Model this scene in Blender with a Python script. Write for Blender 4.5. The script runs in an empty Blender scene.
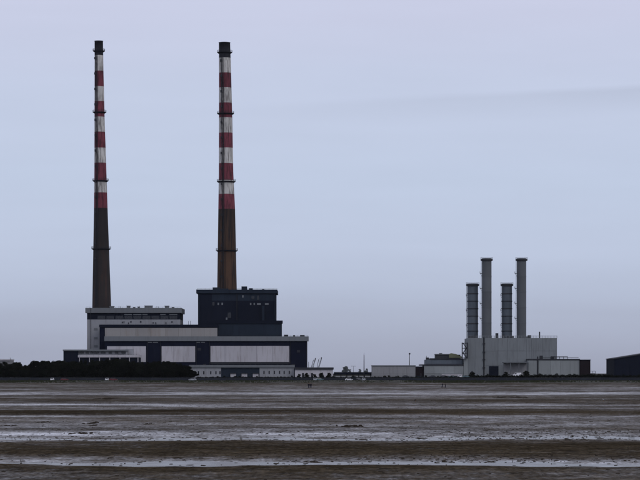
import bpy, bmesh, math, random
import numpy as np
from mathutils import Vector, Matrix
random.seed(7); rng = np.random.default_rng(7)
S = bpy.context.scene
COL = S.collection

# ------------------------------------------------------------------ camera
F, HY, CH = 2445.0, 375.0, 4.2          # focal length in photo pixels, horizon row, eye height (m)
cam = bpy.data.cameras.new('camera'); co = bpy.data.objects.new('camera', cam); COL.objects.link(co)
co.location = (0, 0, CH); co.rotation_euler = (math.radians(90), 0, 0)
cam.sensor_width = 36.0; cam.lens = F / 640 * 36.0
cam.shift_y = (HY - 240) / 640.0
cam.clip_start = 1.0; cam.clip_end = 40000
S.camera = co
S.render.resolution_x, S.render.resolution_y = 1024, 768

def srgb(r, g, b):
    f = lambda c: (c/255/12.92) if c/255 <= .04045 else ((c/255 + .055)/1.055)**2.4
    return (f(r), f(g), f(b), 1)

# ------------------------------------------------------------------ world, sun, exposure
SUN_EL, SUN_AZ = math.radians(42), math.radians(140)     # high soft sun behind the right shoulder
w = bpy.data.worlds.new('World'); S.world = w; w.use_nodes = True
nt = w.node_tree; nt.nodes.clear()
N = nt.nodes.new; L = nt.links.new
out = N('ShaderNodeOutputWorld'); bg = N('ShaderNodeBackground'); L(bg.outputs[0], out.inputs[0])
tc = N('ShaderNodeTexCoord'); sep = N('ShaderNodeSeparateXYZ'); L(tc.outputs['Generated'], sep.inputs[0])
def mth(op, a, b=None, c=None, clamp=False):
    m = N('ShaderNodeMath'); m.operation = op; m.use_clamp = clamp
    for i, v in enumerate((a, b, c)):
        if v is None: continue
        if isinstance(v, (int, float)): m.inputs[i].default_value = v
        else: L(v, m.inputs[i])
    return m.outputs[0]
# layered overcast: noise in direction space, strongly stretched along the horizon
mp = N('ShaderNodeMapping'); mp.inputs['Scale'].default_value = (5, 5, 46); L(tc.outputs['Generated'], mp.inputs[0])
ns = N('ShaderNodeTexNoise'); ns.inputs['Scale'].default_value = 1.0; ns.inputs['Detail'].default_value = 5; ns.inputs['Roughness'].default_value = .5
L(mp.outputs[0], ns.inputs['Vector'])
elev = mth('ADD', sep.outputs['Z'], mth('MULTIPLY', mth('SUBTRACT', ns.outputs[0], .5), .020))
ramp = N('ShaderNodeValToRGB'); L(mth('MULTIPLY', elev, 5.0, clamp=True), ramp.inputs[0])
cr = ramp.color_ramp
stops = [(0.0, (164,169,189)), (.08, (175,182,203)), (.16, (187,197,220)), (.26, (196,207,231)), (.40, (198,210,234)), (.58, (202,211,235)), (.80, (209,212,236)), (1.0, (214,217,236))]
while len(cr.elements) < len(stops): cr.elements.new(.5)
for e, (p, c) in zip(cr.elements, stops): e.position = p; e.color = srgb(*c)
# a faint darker cloud edge that rises slowly to the right, and a greyer right-hand horizon
edge = mth('SUBTRACT', sep.outputs['Z'], mth('MULTIPLY_ADD', sep.outputs['X'], .045, .1095))
edge = mth('ADD', edge, mth('MULTIPLY', mth('SUBTRACT', ns.outputs[0], .5), .006))
band = mth('MULTIPLY', mth('SMOOTH_MIN', 1.0, mth('MULTIPLY', mth('ADD', edge, .010), 90, clamp=True), .2),
           mth('SUBTRACT', 1.0, mth('MULTIPLY', edge, 400, clamp=True)))
band = mth('MULTIPLY', band, mth('MULTIPLY_ADD', sep.outputs['X'], 6.0, .25, clamp=True))
dark = mth('SUBTRACT', 1.0, mth('MULTIPLY', band, .12))
ns2 = N('ShaderNodeTexNoise'); ns2.inputs['Scale'].default_value = 1.0; ns2.inputs['Detail'].default_value = 6
mp2 = N('ShaderNodeMapping'); mp2.inputs['Scale'].default_value = (14, 14, 110); mp2.inputs['Location'].default_value = (3, 1, 7); L(tc.outputs['Generated'], mp2.inputs[0]); L(mp2.outputs[0], ns2.inputs['Vector'])
dark = mth('MULTIPLY', dark, mth('MULTIPLY_ADD', mth('SUBTRACT', ns2.outputs[0], .5), .07, 1.0))
mulc = N('ShaderNodeVectorMath'); mulc.operation = 'SCALE'; L(ramp.outputs[0], mulc.inputs[0]); L(dark, mulc.inputs['Scale'])
sky = N('ShaderNodeTexSky'); sky.sky_type = 'NISHITA'; sky.sun_disc = False
sky.sun_elevation = SUN_EL; sky.sun_rotation = SUN_AZ; sky.dust_density = 3.0
ss = N('ShaderNodeVectorMath'); ss.operation = 'SCALE'; L(sky.outputs[0], ss.inputs[0]); ss.inputs['Scale'].default_value = .07
mx = N('ShaderNodeMix'); mx.data_type = 'RGBA'; mx.inputs['Factor'].default_value = .10
L(mulc.outputs[0], mx.inputs[6]); L(ss.outputs[0], mx.inputs[7]); L(mx.outputs[2], bg.inputs[0])
bg.inputs[1].default_value = 1.0
sl = bpy.data.lights.new('sun', 'SUN'); so = bpy.data.objects.new('sun', sl); COL.objects.link(so)
sl.energy = .5; sl.angle = math.radians(25); sl.color = (1, .96, .9)
sd = Vector((math.sin(SUN_AZ)*math.cos(SUN_EL), math.cos(SUN_AZ)*math.cos(SUN_EL), math.sin(SUN_EL)))
so.rotation_euler = sd.to_track_quat('Z', 'Y').to_euler()
S.view_settings.view_transform = 'Standard'; S.view_settings.look = 'None'
S.view_settings.exposure = 0; S.view_settings.gamma = 1

# ------------------------------------------------------------------ helpers
GZ = 2.6                                    # level of the land the plant stands on
def P(px, py, Y): return Vector(((px-320)/F*Y, Y, CH + (HY-py)/F*Y))
def X_(px, Y): return (px-320)/F*Y
def Z_(py, Y): return CH + (HY-py)/F*Y
def obj(name, me, mat=None, parent=None, loc=None):
    o = bpy.data.objects.new(name, me); COL.objects.link(o)
    if parent: o.parent = parent
    if loc is not None: o.location = loc
    if mat is not None and me is not None:
        me.materials.clear(); me.materials.append(mat)
    return o
def tag(o, label=None, cat=None, group=None, kind=None):
    if label: o['label'] = label
    if cat: o['category'] = cat
    if group: o['group'] = group
    if kind: o['kind'] = kind
    return o
def thing(name, label, cat, loc, group=None, rz=0):
    o = bpy.data.objects.new(name, None); COL.objects.link(o); o.location = loc; o.rotation_euler.z = rz
    o.empty_display_size = 1
    return tag(o, label, cat, group)
def bm_mesh(bm, name, smooth=False):
    me = bpy.data.meshes.new(name); bm.to_mesh(me); bm.free()
    if smooth: me.shade_smooth()
    return me
def add_box(bm, x0, x1, y0, y1, z0, z1):
    v = [bm.verts.new(c) for c in ((x0,y0,z0),(x1,y0,z0),(x1,y1,z0),(x0,y1,z0),(x0,y0,z1),(x1,y0,z1),(x1,y1,z1),(x0,y1,z1))]
    for f in ((0,3,2,1),(4,5,6,7),(0,1,5,4),(1,2,6,5),(2,3,7,6),(3,0,4,7)): bm.faces.new([v[i] for i in f])
def add_bar(bm, a, b, r, n=6, r2=None):
    a = Vector(a); b = Vector(b); d = (b-a)
    if d.length < 1e-6: return
    q = d.to_track_quat('Z', 'Y'); r2 = r if r2 is None else r2
    A = []; B = []
    for i in range(n):
        t = 2*math.pi*i/n; u = q @ Vector((math.cos(t), math.sin(t), 0))
        A.append(bm.verts.new(a+u*r)); B.append(bm.verts.new(b+u*r2))
    for i in range(n):
        bm.faces.new((A[i], A[(i+1)%n], B[(i+1)%n], B[i]))
    bm.faces.new(A[::-1]); bm.faces.new(B)
def add_lathe(bm, prof, n=40, axis=lambda z: (0, 0), close=False):
    rings = []
    for r, z in prof:
        ax, ay = axis(z)
        rings.append([bm.verts.new((ax+r*math.cos(2*math.pi*i/n), ay+r*math.sin(2*math.pi*i/n), z)) for i in range(n)])
    pr = list(zip(rings, rings[1:])) + ([(rings[-1], rings[0])] if close else [])
    for a, b in pr:
        for i in range(n): bm.faces.new((a[i], a[(i+1)%n], b[(i+1)%n], b[i]))
    return rings
class Builder:
    """boxes given as photo rectangles on the front plane of a building, at the building's own distance"""
    def __init__(s, root, Y): s.r = root; s.Y = Y
    def box(s, name, mat, x0, x1, y0, y1, out=0.0, depth=1.0, parent=None, ground=False):
        Y = s.Y; o = Vector(s.r.location); bm = bmesh.new()
        z1 = Z_(y0, Y); z0 = GZ-.3 if ground else Z_(y1, Y)
        X0, X1 = X_(x0, Y)-o.x, X_(x1, Y)-o.x
        add_box(bm, X0, X1, Y-out-o.y, Y-out+depth-o.y, z0-o.z, z1-o.z)
        return obj(name, bm_mesh(bm, name), mat, parent or s.r)
    def panels(s, name, mat, xs, ys, out=.15, depth=.3, gap=.10, parent=None):
        for a, b in zip(xs, xs[1:]):
            for c, d in zip(ys, ys[1:]):
                g = gap/2*F/s.Y
                s.box(name, mat, a+g, b-g, c+g, d-g, out+random.uniform(-.02, .02), depth, parent)
    def bars(s, name, mat, segs, r=.08, parent=None, yo=0.0):
        bm = bmesh.new(); o = Vector(s.r.location)
        for x0, y0, x1, y1 in segs:
            add_bar(bm, P(x0, y0, s.Y)+Vector((0, yo, 0))-o, P(x1, y1, s.Y)+Vector((0, yo, 0))-o, r)
        return obj(name, bm_mesh(bm, name), mat, parent or s.r)
def lin(a, b, n): return [a+(b-a)*i/n for i in range(n+1)]

# ------------------------------------------------------------------ materials
def material(name, base, rough=.8, spec=.2, var=.12, streak=.25, dirt=(.06,.05,.045), scale=.25, dirtamt=.35, rnd=.08, bump=0, metallic=0, zs=.12, lo=.5, soot=None):
    m = bpy.data.materials.new(name); m.use_nodes = True; t = m.node_tree; b = t.nodes['Principled BSDF']
    n = t.nodes.new; l = t.links.new
    b.inputs['Roughness'].default_value = rough; b.inputs['Specular IOR Level'].default_value = spec; b.inputs['Metallic'].default_value = metallic
    g = n('ShaderNodeNewGeometry'); mpv = n('ShaderNodeMapping'); l(g.outputs['Position'], mpv.inputs[0])
    mpv.inputs['Scale'].default_value = (scale*3, scale*3, scale*3*zs)           # stretched downwards: rain streaks
    n1 = n('ShaderNodeTexNoise'); n1.inputs['Scale'].default_value = 1; n1.inputs['Detail'].default_value = 6; n1.inputs['Roughness'].default_value = .62; l(mpv.outputs[0], n1.inputs['Vector'])
    n2 = n('ShaderNodeTexNoise'); n2.inputs['Scale'].default_value = scale*.45; n2.inputs['Detail'].default_value = 5; l(g.outputs['Position'], n2.inputs['Vector'])
    oi = n('ShaderNodeObjectInfo')
    r = n('ShaderNodeValToRGB'); r.color_ramp.elements[0].position = lo; r.color_ramp.elements[1].position = lo+streak; l(n1.outputs[0], r.inputs[0])
    f = n('ShaderNodeMath'); f.operation = 'MULTIPLY'; l(r.outputs[0], f.inputs[0]); f.inputs[1].default_value = dirtamt
    mxx = n('ShaderNodeMix'); mxx.data_type = 'RGBA'; l(f.outputs[0], mxx.inputs['Factor']); mxx.inputs[6].default_value = (*base, 1); mxx.inputs[7].default_value = (*dirt, 1)
    v = n('ShaderNodeMath'); v.operation = 'MULTIPLY_ADD'; l(n2.outputs[0], v.inputs[0]); v.inputs[1].default_value = var*2.2; v.inputs[2].default_value = 1-var*1.1
    v2 = n('ShaderNodeMath'); v2.operation = 'MULTIPLY_ADD'; l(oi.outputs['Random'], v2.inputs[0]); v2.inputs[1].default_value = rnd*2; v2.inputs[2].default_value = 1-rnd
    v3 = n('ShaderNodeMath'); v3.operation = 'MULTIPLY'; l(v.outputs[0], v3.inputs[0]); l(v2.outputs[0], v3.inputs[1])
    sc = n('ShaderNodeVectorMath'); sc.operation = 'SCALE'; l(mxx.outputs[2], sc.inputs[0]); l(v3.outputs[0], sc.inputs['Scale'])
    l(sc.outputs[0], b.inputs['Base Color'])
    if soot:                                     # soot washed down from the painted bands, ragged lower edge
        sx = n('ShaderNodeSeparateXYZ'); l(g.outputs['Position'], sx.inputs[0])
        a1 = n('ShaderNodeMath'); a1.operation = 'MULTIPLY_ADD'; l(n1.outputs[0], a1.inputs[0]); a1.inputs[1].default_value = 70; l(sx.outputs['Z'], a1.inputs[2])
        a2 = n('ShaderNodeMapRange'); a2.interpolation_type = 'SMOOTHSTEP'; l(a1.outputs[0], a2.inputs[0]); a2.inputs[1].default_value = soot[0]+35; a2.inputs[2].default_value = soot[1]+35; a2.inputs[3].default_value = 0; a2.inputs[4].default_value = .85
        m2 = n('ShaderNodeMix'); m2.data_type = 'RGBA'; l(a2.outputs[0], m2.inputs['Factor']); l(sc.outputs[0], m2.inputs[6]); m2.inputs[7].default_value = (.018,.015,.015,1); l(m2.outputs[2], b.inputs['Base Color'])
    if bump:
        bp = n('ShaderNodeBump'); bp.inputs['Strength'].default_value = bump; bp.inputs['Distance'].default_value = .3; l(n1.outputs[0], bp.inputs['Height']); l(bp.outputs[0], b.inputs['Normal'])
    return m
M = {}
M['white_panel'] = material('white_panel', (.45,.44,.475), dirtamt=.38, dirt=(.20,.17,.16), streak=.18)
M['pale_wall'] = material('pale_wall', (.29,.30,.325), dirtamt=.45, dirt=(.14,.13,.13))
M['weathered_panel'] = material('weathered_panel', (.27,.262,.258), dirtamt=.5, dirt=(.17,.12,.09), scale=.12, var=.2)
M['fascia'] = material('fascia', (.155,.168,.182), dirtamt=.35, dirt=(.08,.08,.09))
M['navy'] = material('navy', (.008,.0105,.023), rough=.9, spec=.04, dirtamt=.3, dirt=(.02,.022,.035), var=.2)
M['navy_dark'] = material('navy_dark', (.009,.012,.022), rough=.9, spec=.05, dirtamt=.3, dirt=(.018,.018,.024), var=.25)
M['teal_navy'] = material('teal_navy', (.020,.028,.042), rough=.9, spec=.05, dirtamt=.35, dirt=(.012,.012,.018), var=.25)
M['glass'] = material('glass', (.010,.012,.018), rough=.15, spec=.5, dirtamt=.1)
M['steel_dark'] = material('steel_dark', (.022,.024,.030), rough=.6, dirtamt=.3)
M['roof_dark'] = material('roof_dark', (.030,.032,.040), dirtamt=.3)
M['plant_grey'] = material('plant_grey', (.185,.202,.215), rough=.7, dirtamt=.45, dirt=(.09,.09,.10), var=.1, rnd=.05)
M['plant_grey_light'] = material('plant_grey_light', (.245,.265,.272), rough=.7, dirtamt=.3, dirt=(.12,.12,.12), var=.1)
M['shed_grey'] = material('shed_grey', (.235,.238,.25), rough=.6, dirtamt=.35, dirt=(.12,.11,.11))
M['stack_blue'] = material('stack_blue', (.098,.118,.142), rough=.6, dirtamt=.4, dirt=(.05,.055,.07))
M['stack_grey'] = material('stack_grey', (.105,.115,.126), rough=.7, dirtamt=.3, dirt=(.10,.10,.105))
M['stack_rim'] = material('stack_rim', (.035,.038,.045), dirtamt=.4)
M['maroon'] = material('maroon', (.010,.0055,.008), dirtamt=.3, dirt=(.012,.008,.012))
M['moss'] = material('moss', (.15,.16,.10), dirtamt=.5, dirt=(.06,.06,.05))
M['chim_white'] = material('chim_white', (.54,.53,.51), dirtamt=.75, dirt=(.085,.072,.068), scale=.34, streak=.16, lo=.46, var=.25, rnd=.05)
M['chim_red'] = material('chim_red', (.165,.040,.056), dirtamt=.85, dirt=(.034,.016,.020), scale=.34, streak=.18, lo=.46, var=.3, rnd=.22)
M['chim_soot'] = material('chim_soot', (.016,.016,.022), dirtamt=.4, dirt=(.04,.04,.045), scale=.35, var=.3)
M['chim_dark'] = material('chim_dark', (.026,.022,.022), dirtamt=.75, dirt=(.052,.030,.024), scale=.2, streak=.12, var=.4, zs=.06, soot=(60,115))
M['chim_brown'] = material('chim_brown', (.090,.050,.031), dirtamt=.9, dirt=(.024,.018,.016), scale=.2, streak=.13, lo=.47, var=.4, zs=.06, soot=(65,118))
M['wall_stone'] = material('wall_stone', (.022,.026,.036), dirtamt=.5, dirt=(.010,.012,.016), scale=.5, zs=.6, var=.3)
M['asphalt'] = material('asphalt', (.05,.05,.052))
M['car_white'] = material('car_white', (.62,.63,.66), rough=.3, spec=.5, dirtamt=.1)
M['car_silver'] = material('car_silver', (.30,.32,.35), rough=.3, spec=.5, dirtamt=.1)
M['car_red'] = material('car_red', (.10,.010,.018), rough=.35, spec=.4, dirtamt=.1)
M['car_dark'] = material('car_dark', (.015,.018,.026), rough=.3, spec=.5, dirtamt=.1)
M['car_teal'] = material('car_teal', (.07,.13,.15), rough=.3, spec=.5, dirtamt=.1)
M['tyre'] = material('tyre', (.012,.012,.012))
M['rim'] = material('rim', (.25,.25,.26), rough=.4)
M['bark'] = material('bark', (.03,.024,.02))
M['skin'] = material('skin', (.35,.22,.17)); M['cloth_dark'] = material('cloth_dark', (.012,.012,.018)); M['cloth_blue'] = material('cloth_blue', (.018,.02,.04))
M['cloth_pale'] = material('cloth_pale', (.35,.35,.38)); M['hair'] = material('hair', (.015,.01,.008))
M['feather_dark'] = material('feather_dark', (.02,.02,.022)); M['feather_white'] = material('feather_white', (.65,.65,.64)); M['beak'] = material('beak', (.25,.12,.03))
def leaf_material(name, c):
    m = material(name, c, rough=1, spec=.0, dirtamt=.3, dirt=(c[0]*.5, c[1]*.5, c[2]*.5), scale=.8, rnd=.2, zs=1); return m
M['leaf'] = leaf_material('leaf', (.010,.012,.008)); M['leaf2'] = leaf_material('leaf2', (.013,.015,.011))
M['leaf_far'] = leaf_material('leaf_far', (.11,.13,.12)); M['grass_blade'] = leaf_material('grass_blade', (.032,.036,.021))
M['weed'] = leaf_material('weed', (.034,.028,.022))

# ------------------------------------------------------------------ the setting: mud flat, pools, land, sea
def vnoise(x, y, seed=0):
    xi = np.floor(x).astype(np.int64); yi = np.floor(y).astype(np.int64); fx = x-xi; fy = y-yi
    def h(a, b):
        n = (a*374761393 + b*668265263 + seed*974634321) & 0x7fffffff
        n = ((n ^ (n >> 13))*1274126177) & 0x7fffffff
        return ((n ^ (n >> 16)) & 0xffff)/65535.0
    u = fx*fx*(3-2*fx); v = fy*fy*(3-2*fy)
    return (h(xi,yi)*(1-u)+h(xi+1,yi)*u)*(1-v) + (h(xi,yi+1)*(1-u)+h(xi+1,yi+1)*u)*v
def fbm(x, y, o=4, seed=0):
    a = np.zeros_like(x); w_ = 1.0; t = 0
    for i in range(o): a += w_*vnoise(x*2**i, y*2**i, seed+i*17); t += w_; w_ *= .55
    return a/t
K = F*CH                                     # row below horizon -> distance on the flat: D = K / (row - HY)
SHORE = 1283.0
# bars and troughs of the flat, nearest last: (row, height above pool level cm, wetness 0-1, brown weed cover 0-1)
BANDS = [(383,6,.25,.4),(385,5,.28,.35),(386.5,4,.38,.3),(391,3,.40,.25),(392.8,1.5,.62,.1),(394.2,-.2,.8,0),(395.3,5,.3,.35),(398,4,.36,.25),
         (403,4,.34,.3),(404.6,.4,.75,0),(405.6,4,.36,.25),(409.5,5,.22,.5),(411,7,.08,.9),(413.4,7,.06,1.0),(414.8,4,.35,.35),(415.9,.6,.7,.1),(417,4,.38,.3),
         (423,3.5,.42,.15),(425.5,3,.48,.1),(428,4,.36,.3),(431,3,.48,.15),(433.4,1.6,.68,.05),(437,.3,.7,.05),(439.8,-1.6,.8,0),(441.5,2,.5,.2),(444,6,.16,.6),
         (448,7.5,.10,.85),(454,6,.14,.7),(456.5,3.5,.40,.2),(460,1.2,.6,.1),(463.4,-.6,.8,0),(465.2,-2.2,.85,0),(467.3,3,.15,.7),(469.5,6,.12,.8),
         (474,5,.20,.55),(477,3.4,.28,.45),(482,5,.2,.6),(490,4,.25,.4),(520,5,.25,.5),(600,5,.25,.5)]
BV = np.array(BANDS, float)
def flat(x, D):
    """height, wetness and weed cover of the tidal flat at world position (x, D)"""
    Dd = np.maximum(D, 40.0); row = HY + K/Dd
    px_m = Dd*Dd/K                                            # metres of flat per row at this distance
    big = fbm(x/(Dd*.085)+3.7, D/(px_m*9)+1.3, 3, 5)-.5       # bars wander
    mid = fbm(x/(Dd*.03)+11, D/(px_m*3)+5, 3, 9)-.5
    r2 = row + (big*5.5 + mid*2.6)*np.clip((row-381)/40, .12, 1)
    h = np.interp(r2, BV[:,0], BV[:,1])/100; wet = np.interp(r2, BV[:,0], BV[:,2]); weed = np.interp(r2, BV[:,0], BV[:,3])
    fine = fbm(x/2.2, D/4.0, 4, 21)-.5; fin2 = fbm(x/14.0, D/9.0, 4, 33)-.5; pat = fbm(x/60., D/45., 4, 41)-.5
    amp = np.clip(np.abs(h)/.05, .62, 1)
    h = h + (fine*.035 + fin2*.05 + pat*.03)*amp
    wet = np.clip(wet - fine*.35 - fin2*.6 - pat*.5, 0, 1)
    weed = np.clip(weed + fin2*1.0 + pat*.7 + fine*.4, 0, 1)
    return h, wet, weed
rows = []; d = 90.0
while d < SHORE: rows.append(d); d += max(.45, d*d/K*.45)
rows = [-300., -100., -30, 0, 20., 40., 55, 65, 72, 78, 84] + rows + [SHORE]
rows = np.array(rows); NC = 620
u = np.linspace(-1, 1, NC)
hw = np.maximum(np.abs(rows)*.19 + 12, 40)
XX = u[None,:]*hw[:,None]; YY = np.repeat(rows[:,None], NC, 1)
hh, wet, weed = flat(XX, YY)
t = np.clip((YY-1235)/48, 0, 1); hh = hh*(1-t) + t*(.10+.05*(fbm(XX/9, YY/9, 3, 3)-.5))
def grid_mesh(name, X, Y, Z):
    r, c = X.shape; me = bpy.data.meshes.new(name)
    V = np.stack([X, Y, Z], -1).reshape(-1, 3)
    i = np.arange(r*c).reshape(r, c); q = np.stack([i[:-1,:-1], i[:-1,1:], i[1:,1:], i[1:,:-1]], -1).reshape(-1, 4)
    me.vertices.add(len(V)); me.vertices.foreach_set('co', V.ravel())
    me.loops.add(q.size); me.loops.foreach_set('vertex_index', q.ravel().astype(np.int32))
    me.polygons.add(len(q)); me.polygons.foreach_set('loop_start', (np.arange(len(q))*4).astype(np.int32))
    me.update(calc_edges=True); me.validate(); me.shade_smooth(); return me
me = grid_mesh('mud_flat', XX, YY, hh)
for nm, arr in (('wet', wet), ('weed', weed)):
    a = me.attributes.new(nm, 'FLOAT', 'POINT'); a.data.foreach_set('value', arr.ravel().astype(np.float32))
def mud_material():
    m = bpy.data.materials.new('mud'); m.use_nodes = True; t = m.node_tree; t.nodes.clear(); n = t.nodes.new; l = t.links.new
    o = n('ShaderNodeOutputMaterial'); mixs = n('ShaderNodeMixShader'); l(mixs.outputs[0], o.inputs[0])
    dif = n('ShaderNodeBsdfDiffuse'); gl = n('ShaderNodeBsdfGlossy'); l(dif.outputs[0], mixs.inputs[1]); l(gl.outputs[0], mixs.inputs[2])
    gl.inputs['Roughness'].default_value = .32; gl.inputs['Color'].default_value = (.86,.86,.88,1)
    aw = n('ShaderNodeAttribute'); aw.attribute_name = 'wet'; ad = n('ShaderNodeAttribute'); ad.attribute_name = 'weed'
    g = n('ShaderNodeNewGeometry')
    def noise(sx, sy, det=4, r=.6):
        mpv = n('ShaderNodeMapping'); mpv.inputs['Scale'].default_value = (sx, sy, 1); l(g.outputs['Position'], mpv.inputs[0])
        k = n('ShaderNodeTexNoise'); k.inputs['Scale'].default_value = 1; k.inputs['Detail'].default_value = det; k.inputs['Roughness'].default_value = r; l(mpv.outputs[0], k.inputs['Vector']); return k.outputs[0]
    def mm(op, a, b=None, c=None, cl=False):
        k = n('ShaderNodeMath'); k.operation = op; k.use_clamp = cl
        for i, v in enumerate((a, b, c)):
            if v is None: continue
            if isinstance(v, (int, float)): k.inputs[i].default_value = v
            else: l(v, k.inputs[i])
        return k.outputs[0]
    speck = noise(.9, .45); coarse = noise(.09, .10); cast = noise(4.0, .7, 4, .7)
    wv = mm('ADD', aw.outputs['Fac'], mm('MULTIPLY', mm('SUBTRACT', speck, .5), 1.0))
    wv = mm('ADD', wv, mm('MULTIPLY', mm('SUBTRACT', coarse, .5), .55))
    wv = mm('ADD', wv, mm('MULTIPLY', mm('SUBTRACT', cast, .5), 1.0), None, True)
    l(mm('MULTIPLY', mm('POWER', wv, 2.7), .84, None, True), mixs.inputs[0])
    wf = mm('ADD', ad.outputs['Fac'], mm('MULTIPLY', mm('SUBTRACT', noise(1.4, .35), .5), 1.3), None, True)
    c1 = n('ShaderNodeMix'); c1.data_type = 'RGBA'; l(wf, c1.inputs['Factor']); c1.inputs[6].default_value = (.064,.055,.046,1); c1.inputs[7].default_value = (.038,.030,.020,1)
    sc = n('ShaderNodeVectorMath'); sc.operation = 'SCALE'; l(c1.outputs[2], sc.inputs[0]); nb_ = mm('MULTIPLY_ADD', mm('SUBTRACT', noise(3.5, .9), .5), 2.6, 1.0); nc_ = mm('MULTIPLY_ADD', mm('SUBTRACT', noise(.55, .5, 6, .7), .5), 3.2, 1.05); nd_ = mm('MULTIPLY_ADD', mm('SUBTRACT', noise(.02, .03, 5, .6), .5), 1.8, 1.0)
    l(mm('MAXIMUM', mm('MULTIPLY', mm('MULTIPLY', nb_, nc_), nd_), .12), sc.inputs['Scale'])
    l(sc.outputs[0], dif.inputs['Color'])
    return m
tag(obj('mud_flat', me, mud_material()), 'wet brown tidal mud flat with pale streaks of standing water', kind='structure')
# standing water in the troughs
def water_material(name, rough):
    m = bpy.data.materials.new(name); m.use_nodes = True; t = m.node_tree; b = t.nodes['Principled BSDF']
    b.inputs['Base Color'].default_value = (.04,.038,.036,1); b.inputs['Roughness'].default_value = rough; b.inputs['IOR'].default_value = 1.33
    g = t.nodes.new('ShaderNodeNewGeometry'); k = t.nodes.new('ShaderNodeTexNoise'); k.inputs['Scale'].default_value = .8; k.inputs['Detail'].default_value = 3
    t.links.new(g.outputs['Position'], k.inputs['Vector'])
    r = t.nodes.new('ShaderNodeMath'); r.operation = 'MULTIPLY_ADD'; r.inputs[1].default_value = .3; r.inputs[2].default_value = rough-.12
    t.links.new(k.outputs[0], r.inputs[0]); t.links.new(r.outputs[0], b.inputs['Roughness']); return m
def sheet(name, x0, x1, y0, y1, z, mat, n=2):
    X, Y = np.meshgrid(np.linspace(x0, x1, n), np.linspace(y0, y1, n)); return obj(name, grid_mesh(name, X, Y, np.full_like(X, z)), mat)
tag(sheet('tidal_pool_water', -330, 330, -290, 1270, 0.0, water_material('pool_water', .24)), kind='structure')
mfar = material('seabed', (.06,.055,.05))
tag(sheet('seabed', -7000, 7000, -600, 13500, -1.2, mfar), kind='structure')
tag(sheet('sea', -6900, 6900, 2500, 13400, -.5, water_material('sea_water', .3)), kind='structure')
# shore bank, road and the land of the plant: one profile swept along the shore
prof = [(1279,-1.0),(1281,-.25),(1283,.05),(1286,.35),(1289,.65),(1292,.9),(1295,1.1),(1297,1.16),(1299,1.15),(1306,1.15),(1308.5,1.2),(1310,1.3),(1312,2.6),(1330,2.6),(1400,2.6),(1700,2.6),(2590,2.4),(2620,-1.1)]
xs = np.concatenate([[-2500,-900,-450], np.linspace(-300, 300, 500), [450,900,2500]])
py_ = np.array([p[0] for p in prof]); pz_ = np.array([p[1] for p in prof])
X, Y = np.meshgrid(xs, py_); Z = np.repeat(pz_[:,None], len(xs), 1)
bank = ((Y > 1282) & (Y < 1297)).astype(float)
Z = Z + bank*((fbm(X/7, Y/5, 4, 61)-.5)*.6 + (fbm(X/38, Y/30, 3, 71)-.5)*.9); Y = Y + ((Y > 1278) & (Y < 1287))*(fbm(X/16, Y*0+3, 3, 8)-.5)*7
mland = material('bank_grass', (.026,.027,.018), dirtamt=.8, dirt=(.036,.027,.021), scale=.35, zs=1, var=.4, streak=.12)
tag(obj('land', grid_mesh('land', X, Y, Z), mland), kind='structure')
tag(sheet('shore_road', -320, 320, 1299.2, 1305.8, 1.16, M['asphalt']), kind='structure')
# grass tufts on the bank: nobody could count them
V = []; Fc = []
def quadleaf(c, s, nrm_a, nrm_b): pass
nb = 9000
for i in range(nb):
    x = random.uniform(-215, 215); y = random.uniform(1284.5, 1298.8)
    z = float(np.interp(y, py_, pz_)); hgt = random.uniform(.15, .5)*(1.5 if random.random() < .08 else 1); wd = random.uniform(.15, .5); a = random.uniform(-.6, .6)
    k = len(V); dx, dy = wd*math.cos(a), wd*math.sin(a)
    V += [(x-dx, y-dy, z-.2), (x+dx, y+dy, z-.2), (x+dx*.4+random.uniform(-.2,.2), y+dy*.4, z+hgt), (x-dx*.5, y-dy*.5, z+hgt*.8)]; Fc.append((k, k+1, k+2, k+3))
gm = bpy.data.meshes.new('bank_tufts'); gm.from_pydata(V, [], Fc)
tag(obj('bank_grass', gm, M['grass_blade']), 'rough dull green grass tufts along the shore bank', 'grass', kind='stuff')
# far shore beyond the harbour
bm = bmesh.new(); add_box(bm, -1800, 2200, 7900, 8600, -1.3, 9.0)
tag(obj('far_shore', bm_mesh(bm, 'far_shore'), mland), kind='structure')
# the sea wall
WY = 1309.0
rw = thing('sea_wall', 'long low dark stone wall along the shore below the whole plant', 'wall', (0, WY, 1.2))
bm = bmesh.new(); xw = lin(-205, 205, 82)
for a, b in zip(xw, xw[1:]):
    add_box(bm, a, b-.06, 0, .9+random.uniform(-.05,.05), -.1, 1.45+random.uniform(-.10,.05))
obj('wall_body', bm_mesh(bm, 'wall_body'), M['wall_stone'], rw)
for a, b in zip(xw[::2], xw[2::2]):
    bm = bmesh.new(); add_box(bm, a+.05, b-.05, -.12, 1.0, 1.52+random.uniform(-.04,.04), 1.72+random.uniform(-.05,.05)); obj('coping', bm_mesh(bm, 'coping'), M['wall_stone'], rw)

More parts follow.
